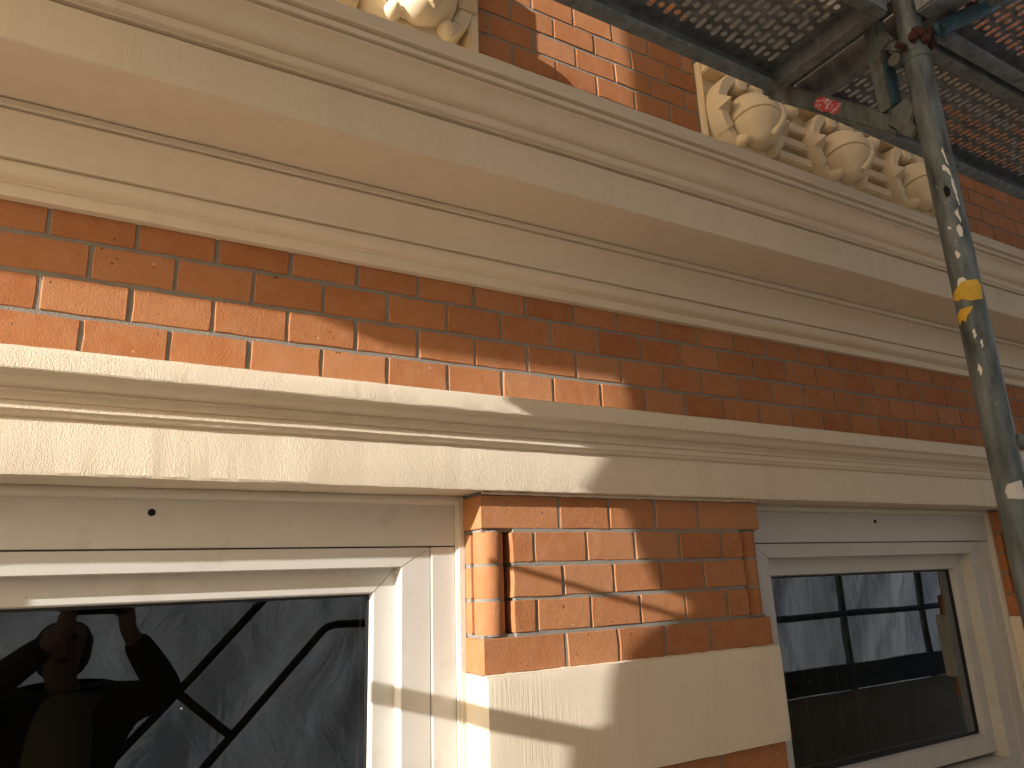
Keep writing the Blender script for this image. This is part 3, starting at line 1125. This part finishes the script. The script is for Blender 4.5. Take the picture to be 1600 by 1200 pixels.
# ---- perforated steel decks
def deck(x0, x1, y0, y1, ztop, name, label, group="perforated steel scaffold decks"):
    """y0 = wall side, y1 = outer side (y1 < y0)"""
    D = empty(name, ((x0 + x1) / 2, (y0 + y1) / 2, ztop - 0.06))
    tag(D, label, "scaffold deck", group)
    m = MB()
    cw, ch = 0.0225, 0.0345
    ya, yb = y1 + 0.020, y0 - 0.020
    nx = max(1, round((x1 - x0 - 0.06) / cw))
    ny = max(1, round((yb - ya - 0.016) / ch))
    cw = (x1 - x0 - 0.06) / nx
    ch = (yb - ya - 0.016) / ny
    K_ = 12
    xg0, yg0 = x0 + 0.03, ya + 0.008
    vs, fs = [], []
    for i in range(nx):
        for j in range(ny):
            cx, cy = xg0 + (i + .5) * cw, yg0 + (j + .5) * ch
            hole = []
            outer = []
            slot = (i + j) % 2 == 0
            for q in range(K_):
                t = 2 * math.pi * (q + 0.5) / K_
                c, s = math.cos(t), math.sin(t)
                if slot:
                    r = 0.0063
                    hole.append((cx + r * c, cy + (0.0092 if s > 0 else -0.0092) + r * s))
                else:
                    r = 0.0076
                    hole.append((cx + r * c, cy + r * s))
                f = 1.0 / max(abs(c), abs(s))
                outer.append((cx + c * f * cw / 2, cy + s * f * ch / 2))
            # square the outer ring off at the corners
            b = len(vs)
            vs += [(x, y, ztop) for x, y in outer] + [(x, y, ztop - 0.0012) for x, y in hole]
            fs += [(b + q, b + (q + 1) % K_, b + K_ + (q + 1) % K_, b + K_ + q) for q in range(K_)]
    # plain margins
    m.add(vs, fs)
    sh = m.build("perforated_sheet", M["deck"], D, weld=0.0004)
    for a0, a1, b0, b1 in ((x0, x1, y1 + 0.003, yg0 + 0.0005), (x0, x1, yg0 + ny * ch - 0.0005, y0 - 0.003), (x0, xg0 + 0.0005, yg0 + .0005, yg0 + ny * ch - .0005), (x1 - 0.0305, x1, yg0 + .0005, yg0 + ny * ch - .0005)):
        mg = MB()
        mg.box(a0, a1, b0, b1, ztop - 0.0016, ztop + 0.0016)
        mg.build("sheet_margin", M["deck"], D)
    # folded side flanges with a rolled lip
    for y, s in ((y0, -1), (y1, 1)):
        f = MB()
        pf = [(0, .002), (0, -.058), (.022, -.058), (.028, -.055), (.030, -.050), (.027, -.045), (.024, -.047), (.025, -.051), (.021, -.054), (.004, -.054), (.004, .002)]
        n = len(pf)
        vs = [(xx, y + s * a_, ztop + b_) for xx in (x0, x1) for a_, b_ in pf]
        f.add(vs, [tuple(range(n)), tuple(range(2 * n - 1, n - 1, -1))] + [(i, (i + 1) % n, n + (i + 1) % n, n + i) for i in range(n)])
        f.build("side_flange", M["flange"], D, smooth=35)
    for xe, s in ((x0, 1), (x1, -1)):
        f = MB()
        pf = [(0, -.002), (0, -.062), (.030, -.062), (.030, -.058), (.004, -.058), (.004, -.002)]
        n = len(pf)
        vs = [(xe + s * a_, yy, ztop + b_) for yy in (y1 + .0045, y0 - .0045) for a_, b_ in pf]
        f.add(vs, [tuple(range(n)), tuple(range(2 * n - 1, n - 1, -1))] + [(i, (i + 1) % n, n + (i + 1) % n, n + i) for i in range(n)])
        f.build("end_rail", M["deck"], D)
    return D


deck(-1.76, 1.345, -0.352, -0.642, 0.508, "scaffold_deck", "perforated steel deck overhead, left of the triangular bracket")
deck(1.437, 4.50, -0.352, -0.622, 0.508, "scaffold_deck", "perforated steel deck overhead, right of the pole next to the wall")
deck(1.437, 4.50, -0.636, -0.96, 0.508, "scaffold_deck", "outer perforated steel deck in the top right corner beyond the channel")

# u-shaped transom joining pole pair at deck level
T = MB()
T.bar((PX + 0.004, -0.68, 0.45), (PX + 0.004, -1.76, 0.45), 0.045, 0.05)
tag(T.build("scaffold_transom", M["flange"], bevel=0.004), "steel transom running outward from the pole under the decks", "transom")

# blue diagonal brace at the top right
m = MB()
m.path([(PX + 0.018, -0.700, 0.385), (PX + 0.05, -0.702, 0.408), (PX + 1.6, -0.72, 1.42)], [0.013, 0.0175, 0.0175], 14)
m.lathe([(0.001, -0.004), (0.018, -0.004), (0.018, 0.004), (0.001, 0.004)], Matrix.Translation((PX + 0.022, -0.700, 0.387)) @ Matrix.Rotation(1.57, 4, 'X'), 14)
tag(m.build("diagonal_brace", M["blue"], smooth=40), "worn blue diagonal brace tube rising from the pole joint at the top right", "brace")


# ---- unseen sheets added to shade the right-hand side; their free edges follow the line where the sunlight stops
def sun_back(pt, X0):
    t = (pt[0] - X0) / 3.6
    return (pt[1] - t, pt[2] + 0.988 * t)            # (y, z) in the plane x = X0


def hanging_sheet(name, X0, edge, yout, mat, label, seed):
    e = sorted([sun_back(q, X0) if len(q) == 3 else q for q in edge], key=lambda q: q[1])
    m = MB()
    ny = 40
    zs = []
    for (a, b) in zip(e[:-1], e[1:]):
        k = max(1, int((b[1] - a[1]) / 0.03))
        zs += [(a[0] + (b[0] - a[0]) * i / k, a[1] + (b[1] - a[1]) * i / k) for i in range(k)]
    zs.append(e[-1])
    vs, fs = [], []
    for ye, z in zs:
        for j in range(ny + 1):
            s_ = (j / ny) ** 1.5
            y = ye + (yout - ye) * s_
            x = X0 + (0.010 + 0.03 * s_) * mnoise.noise(Vector((y * 6, z * 1.4, seed))) * min(1, s_ * 8 + 0.15)
            vs.append((x, y, z))
    k = ny + 1
    for i in range(len(zs) - 1):
        for j in range(ny):
            fs.append((i * k + j, i * k + j + 1, (i + 1) * k + j + 1, (i + 1) * k + j))
    m.add(vs, fs)
    o = m.build(name, mat, smooth=80)
    return tag(o, label, "sheet")


low_edge = [(0.80, 0, -2.9), (0.84, -.0385, -1.35), (0.865, -.0385, -1.00), (0.876, -.0385, -.935), (0.968, -.0385, -.912), (0.972, -.0385, -.880), (0.990, -.0385, -.812),
            (1.054, -.0205, -.791), (1.115, -.0205, -.751), (1.235, -.0205, -.712), (1.225, -.0205, -.692), (1.150, -.0205, -.668), (1.118, -.0205, -.616),
            (1.095, -.0205, -.570), (1.069, -.0205, -.495), (0.937, -.05, -.455), (0.998, -.05, -.382), (0.735, -.105, -.30), (1.125, 0, -.235), (1.10, 0, -.17), (-.43, .305), (-.345, .325), (-.345, .446)]
hanging_sheet("shade_sheet", -0.5, low_edge, -1.80, M["shade_sheet"], "unseen beige sheet added across the scaffold bay, its edge ending the sunlight", 3.1)
hanging_sheet("shade_sheet", -0.5, [(-.375, .513), (-.375, .66), (1.232, 0, .40), (1.232, 0, .60), (1.229, 0, .666), (1.222, 0, .749), (1.206, 0, .806), (1.19, 0, 1.2), (1.18, 0, 1.9)], -1.80, M["shade_sheet_thin"], "beige sheet added above the inner deck to block sun, out of the picture", 9.4)

hanging_sheet("shade_sheet", -0.53, [(-.646, .40), (-.646, .52), (-.646, .68)], -1.80, M["shade_sheet"], "strip of beige sheet added beside the inner deck to block sun, out of the picture", 5.4)  # added to close a sun leak beside the deck

m = MB(); m.box(-1.755, -0.45, -0.640, -0.354, 0.5105, 0.5185)  # added slab, keeps sun from passing through the deck perforations
tag(m.build("shade_mat", M["wood"], bevel=0.002), "thin mat added on the inner deck left of the picture to block sun through its holes", "mat")

# ---- outer sheeting, seen reflected in the panes
def wall_sheet(x0, x1, z0, z1, y, label):
    m = MB()
    nx, nz = 300, 200
    vs, fs = [], []
    for i in range(nx + 1):
        for j in range(nz + 1):
            x = x0 + (x1 - x0) * i / nx
            z = z0 + (z1 - z0) * j / nz
            d = 0.05 * mnoise.noise(Vector((x * 1.7, z * 0.6, 4.2))) + 0.055 * abs(mnoise.noise(Vector((x * 2.6 - z * 1.9, z * 0.5 + x * 0.3, 1.2)))) + 0.016 * abs(mnoise.noise(Vector((x * 6.5 + z * 2.6, z * 0.9, 8.2))))
            vs.append((x, y + d, z))
    k = nz + 1
    for i in range(nx):
        for j in range(nz):
            fs.append((i * k + j, (i + 1) * k + j, (i + 1) * k + j + 1, i * k + j + 1))
    m.add(vs, fs)
    return tag(m.build("scaffold_sheeting", M["tarp"], smooth=80), label, "sheeting")


wall_sheet(-1.7, 9.0, -4.4, 4.6, -2.02, "wrinkled white sheeting over the outer scaffold face, reflected in both windows")


def tube_thing(name, a, b, r, mat, label, cat, group=None, n=20):
    m = MB()
    m.tube(a, b, r, n)
    return tag(m.build(name, mat, smooth=40), label, cat, group)


for x, lab in ((1.389, "outer scaffold pole opposite the near pole, reflected in the glass"), (4.47, "outer scaffold pole reflected in the middle of the right window"), (5.36, "thin outer scaffold pole reflected at the right of the right window"), (-1.68, "outer scaffold pole behind the photographer on the left")):
    o = empty("scaffold_pole", (x, -1.74, -4.4))
    tag(o, lab, "scaffold pole", "scaffold standards")
    m = MB(); m.tube((x, -1.74, -4.4), (x, -1.74, 3.2), PR, 24); m.build("tube", M["pole"], o, smooth=40)
    m = MB(); m.tube((x, -1.74, 0.33), (x, -1.74, 0.37), PR + 0.005, 24); m.build("joint_collar", M["bracket"], o, smooth=40)
tube_thing("guard_rail", (1.2, -1.70, -0.93), (8.5, -1.70, -0.93), 0.02, M["dark_steel"], "dark upper guard rail reflected across the right window", "guard rail", "guard rails")
tube_thing("guard_rail", (1.2, -1.70, -0.45), (8.5, -1.70, -0.45), 0.02, M["dark_steel"], "top guard rail above the reflected one", "guard rail", "guard rails")
m = MB(); m.box(1.45, 8.5, -1.70, -1.67, -1.385, -1.235)
tag(m.build("toe_board", M["dark_steel"], bevel=0.003), "dark toe board reflected low in the right window", "board")
m = MB(); m.box(1.45, 8.5, -1.712, -1.702, -2.44, -1.40)
tag(m.build("hoarding_board", M["panel"], bevel=0.002), "olive hoarding board below the toe board, reflected low in the right window", "board")
tube_thing("cross_tube", (-0.35, -0.13, -0.588), (-0.35, -1.76, -0.588), 0.0195, M["pole"], "short cross tube left of the picture casting the bar shadow on the block", "tube")
tube_thing("tie_rod", (-0.35, -0.315, -0.302), (-0.35, -1.76, -0.302), 0.0065, M["dark_steel"], "thin tie rod left of the picture casting the fine shadow on the pier", "rod", n=10)

# stair railing behind the photographer: two inclined rails and a rung
sr = empty("stair_railing", (0.5, -1.68, -2.45))
tag(sr, "inclined stair railing reflected as two slanting dark bars in the left window", "railing")
m = MB(); m.tube((1.25, -1.68, -0.085), (-0.93, -1.68, -2.42), 0.0165, 16); m.build("upper_rail", M["dark_steel"], sr, smooth=40)
m = MB(); m.path([(1.9, -1.68, -0.80), (1.0, -1.68, -0.79), (0.96, -1.68, -0.80), (0.93, -1.68, -0.825), (-0.50, -1.68, -2.40)], 0.0165, 14); m.build("lower_rail", M["dark_steel"], sr, smooth=60)
m = MB(); m.tube((0.385, -1.68, -1.0), (0.600, -1.68, -1.192), 0.0165, 16); m.build("rung", M["dark_steel"], sr, smooth=40)

# boards: floor the photographer stands on, and the next lift up, put in to block the sky
for i in range(4):
    y1 = -0.42 - i * 0.335
    m = MB(); m.box(-2.6, 6.0, y1 - 0.32, y1, -2.455, -2.405)
    tag(m.build("floor_board", M["wood"], bevel=0.004), "plywood floor board of the scaffold, %s from the wall" % ("nearest", "second", "third", "farthest")[i], "board", "scaffold floor boards")
    m = MB(); m.box(-1.7, 6.0, y1 - 0.32, y1, 2.50, 2.55)
    tag(m.build("upper_board", M["wood"], bevel=0.004), "unseen plywood board of the lift above, blocking the sky, %s from the wall" % ("nearest", "second", "third", "farthest")[i], "board", "upper lift boards")

# ------------------------------------------------------------------ the photographer, seen only as a reflection in the left window
M["skin"] = simple("skin", (0.17, 0.105, 0.08), 0.55, 60, 0.0004, 0.08)
M["jacket"] = simple("black_jacket", (0.016, 0.016, 0.018), 0.8, 30, 0.003, 0.3)
M["shirt"] = simple("olive_pullover", (0.13, 0.115, 0.07), 0.9, 60, 0.002, 0.2)
M["trousers"] = simple("dark_trousers", (0.03, 0.032, 0.04), 0.9, 40, 0.002, 0.2)
M["phone"] = simple("black_phone", (0.012, 0.012, 0.014), 0.25)
M["lens"] = simple("lens_glass", (0.01, 0.012, 0.02), 0.05)


def skin_obj(name, nodes, chains, mat, parent, root, sub=2):
    keys = list(nodes)
    idx = {k: i for i, k in enumerate(keys)}
    ed = []
    for ch in chains:
        ed += [(idx[a], idx[b]) for a, b in zip(ch[:-1], ch[1:])]
    me = bpy.data.meshes.new(name)
    me.from_pydata([nodes[k][0] for k in keys], ed, [])
    o = link(name, me, mat, parent)
    md = o.modifiers.new("skin", 'SKIN')
    md.use_smooth_shade = True
    for i, k in enumerate(keys):
        r = nodes[k][1]
        sv = me.skin_vertices[0].data[i]
        sv.radius = (r, r) if isinstance(r, (int, float)) else r
        sv.use_root = (k == root)
    ss = o.modifiers.new("subdiv", 'SUBSURF')
    ss.levels = sub
    ss.render_levels = sub
    return o


fl = -2.405
px_, py_ = 0.02, -1.66
person = empty("person", (px_, py_, fl))
tag(person, "person in black jacket and olive pullover holding up a phone, reflected in left window", "person")
hx, hy, hz = -0.005, -1.610, -0.800
pc = CP + R_ * 0.050 - U_ * 0.022 - F_ * 0.0075          # centre of the phone
nodes = {
    "pelvis": ((px_, py_, fl + 0.93), 0.13), "belly": ((px_, py_, fl + 1.12), 0.125), "chest": ((px_, py_, fl + 1.32), 0.135),
    "throat": ((px_, py_ + 0.005, fl + 1.43), 0.055), "neck": ((hx, hy - 0.01, hz - 0.125), 0.052), "jaw": ((hx, hy + 0.015, hz - 0.06), 0.066), "head": ((hx, hy, hz + 0.02), 0.088), "crown": ((hx, hy - 0.005, hz + 0.075), 0.066),
}
chains = [["pelvis", "belly", "chest", "throat", "neck", "jaw", "head", "crown"]]
hands = {-1: pc - R_ * 0.088, 1: pc + R_ * 0.092}
elbows = {-1: Vector((-0.30, -1.50, -1.00)), 1: Vector((0.345, -1.50, -0.985))}
for s_ in (-1, 1):
    k = "l" if s_ < 0 else "r"
    wr = hands[s_] + R_ * (s_ * 0.018) - U_ * 0.085 - F_ * 0.030
    palm = hands[s_] + R_ * (s_ * 0.010) - U_ * 0.030 - F_ * 0.022
    nodes[k + "sh"] = ((px_ + s_ * 0.175, py_, fl + 1.38), 0.062)
    nodes[k + "el"] = (tuple(elbows[s_]), 0.044)
    nodes[k + "wr"] = (tuple(wr), (0.028, 0.024))
    nodes[k + "pa"] = (tuple(palm), (0.030, 0.020))
    nodes[k + "kn"] = (tuple(palm + U_ * 0.028), (0.030, 0.018))
    chains.append(["chest", k + "sh", k + "el", k + "wr", k + "pa", k + "kn"])
    for f in range(4):
        o_ = (f - 1.5) * 0.017
        base = palm + U_ * (0.036 + 0.004 * (f % 2)) + F_ * (0.004 - 0.0) + R_ * (s_ * (0.004)) + U_ * o_ * 0.9
        ln = (0.030, 0.034, 0.032, 0.025)[f]
        a = base + F_ * 0.020 - R_ * (s_ * 0.006)
        b = a + F_ * 0.012 - R_ * (s_ * ln * 0.5)
        c = b - R_ * (s_ * ln * 0.7) - F_ * 0.003
        for q, (p_, r_) in enumerate(((base, 0.0095), (a, 0.009), (b, 0.0085), (c, 0.0075))):
            nodes["%sf%d%d" % (k, f, q)] = (tuple(p_), r_)
        chains.append([k + "kn"] + ["%sf%d%d" % (k, f, q) for q in range(4)])
    t0 = palm - R_ * (s_ * 0.018) - F_ * 0.004
    for q, (p_, r_) in enumerate(((t0, 0.012), (t0 - R_ * (s_ * 0.018) + U_ * 0.010 - F_ * 0.004, 0.0105), (t0 - R_ * (s_ * 0.036) + U_ * 0.018, 0.0085))):
        nodes["%st%d" % (k, q)] = (tuple(p_), r_)
    chains.append([k + "pa"] + ["%st%d" % (k, q) for q in range(3)])
    nodes[k + "hip"] = ((px_ + s_ * 0.10, py_, fl + 0.88), 0.095)
    nodes[k + "knee"] = ((px_ + s_ * 0.11, py_ + 0.03, fl + 0.48), 0.058)
    nodes[k + "ank"] = ((px_ + s_ * 0.11, py_ - 0.01, fl + 0.09), 0.040)
    nodes[k + "toe"] = ((px_ + s_ * 0.12, py_ + 0.17, fl + 0.036), 0.034)
    chains.append(["pelvis", k + "hip", k + "knee", k + "ank", k + "toe"])
skin_obj("body", nodes, chains, M["skin"], person, "pelvis")
# face
m = MB()
m.path([(hx, hy + 0.080, hz + 0.030), (hx, hy + 0.098, hz + 0.000), (hx, hy + 0.104, hz - 0.018), (hx, hy + 0.086, hz - 0.026)], [0.008, 0.011, 0.015, 0.010], 10)
m.build("nose", M["skin"], person, smooth=80)
for s_ in (-1, 1):
    m = MB()
    m.lathe([(0.0005, -0.011), (0.008, -0.008), (0.011, 0), (0.008, 0.008), (0.0005, 0.011)], Matrix.Translation((hx + s_ * 0.032, hy + 0.077, hz + 0.026)), 12)
    m.build("eye", M["phone"], person, smooth=80)
    m = MB()
    m.lathe([(0.0005, -0.008), (0.022, -0.005), (0.028, 0.0), (0.022, 0.005), (0.0005, 0.008)], Matrix.Translation((hx + s_ * 0.086, hy - 0.004, hz)) @ Matrix.Rotation(math.radians(90), 4, 'Y'), 14)
    m.build("ear", M["skin"], person, smooth=80)
m = MB()
m.path([(hx - 0.024, hy + 0.074, hz - 0.052), (hx, hy + 0.082, hz - 0.050), (hx + 0.024, hy + 0.074, hz - 0.052)], [0.004, 0.007, 0.004], 8)
m.build("mouth", M["rust"], person, smooth=80)
# hood pulled over the head
hn = {"a": ((hx, hy - 0.055, hz - 0.13), 0.085), "b": ((hx, hy - 0.040, hz - 0.02), 0.108), "c": ((hx, hy - 0.008, hz + 0.082), 0.088)}
skin_obj("hood", hn, [["a", "b", "c"]], M["jacket"], person, "a")
jn = {"hem": ((px_, py_ - 0.012, fl + 0.90), 0.150), "waist": ((px_, py_ - 0.012, fl + 1.12), 0.148), "chest": ((px_, py_ - 0.012, fl + 1.32), 0.158), "neck": ((px_, py_ - 0.02, fl + 1.435), 0.080)}
jc = [["hem", "waist", "chest", "neck"]]
for s_ in (-1, 1):
    k = "l" if s_ < 0 else "r"
    wr = Vector(nodes[k + "wr"][0])
    el = elbows[s_]
    jn[k + "s"] = ((px_ + s_ * 0.185, py_ - 0.005, fl + 1.385), 0.082)
    jn[k + "m"] = (tuple((Vector((px_ + s_ * 0.185, py_, fl + 1.385)) + el) / 2), 0.072)
    jn[k + "e"] = (tuple(el), 0.064)
    jn[k + "f"] = (tuple(el * 0.5 + wr * 0.5), 0.056)
    jn[k + "c"] = (tuple(el * 0.12 + wr * 0.88), 0.044)
    jc.append(["chest", k + "s", k + "m", k + "e", k + "f", k + "c"])
skin_obj("jacket", jn, jc, M["jacket"], person, "waist")
sn = {"a": ((px_ - 0.005, py_ + 0.050, fl + 0.92), 0.118), "b": ((px_ - 0.005, py_ + 0.055, fl + 1.12), 0.124), "c": ((px_ - 0.005, py_ + 0.055, fl + 1.31), 0.122), "d": ((px_, py_ + 0.030, fl + 1.46), 0.078)}
skin_obj("pullover", sn, [["a", "b", "c", "d"]], M["shirt"], person, "a")
tn = {"p": ((px_, py_, fl + 0.90), 0.140)}
tc_ = []
for s_ in (-1, 1):
    k = "l" if s_ < 0 else "r"
    tn[k + "h"] = ((px_ + s_ * 0.10, py_, fl + 0.84), 0.105)
    tn[k + "k"] = ((px_ + s_ * 0.11, py_ + 0.03, fl + 0.48), 0.075)
    tn[k + "a"] = ((px_ + s_ * 0.11, py_ - 0.01, fl + 0.10), 0.062)
    tc_.append(["p", k + "h", k + "k", k + "a"])
skin_obj("trousers", tn, tc_, M["trousers"], person, "p")
for s_ in (-1, 1):
    m = MB()
    m.box(px_ + s_ * 0.115 - 0.05, px_ + s_ * 0.115 + 0.05, py_ - 0.07, py_ + 0.22, fl + 0.001, fl + 0.085)
    m.build("boot", M["jacket"], person, bevel=0.025, seg=3)

# phone held upright in both hands, right behind the lens
ph = empty("phone", tuple(pc))
tag(ph, "black phone held sideways in both hands, reflected at the top of the left window", "phone")


def oriented_box(hw, hh, hd, c):
    m = MB()
    vs = []
    for k_ in (-1, 1):
        for j in (-1, 1):
            for i in (-1, 1):
                vs.append(c + R_ * (i * hw) + U_ * (j * hh) + F_ * (k_ * hd))
    m.add(vs, [(0, 2, 3, 1), (4, 5, 7, 6), (0, 1, 5, 4), (2, 6, 7, 3), (0, 4, 6, 2), (1, 3, 7, 5)])
    return m


oriented_box(0.080, 0.037, 0.0042, pc).build("phone_body", M["phone"], ph, bevel=0.003)
m = MB()
lc = CP - F_ * 0.0026
m.tube(lc - F_ * 0.0008, lc, 0.0075, 20)
m.build("camera_lens", M["lens"], ph, smooth=40)
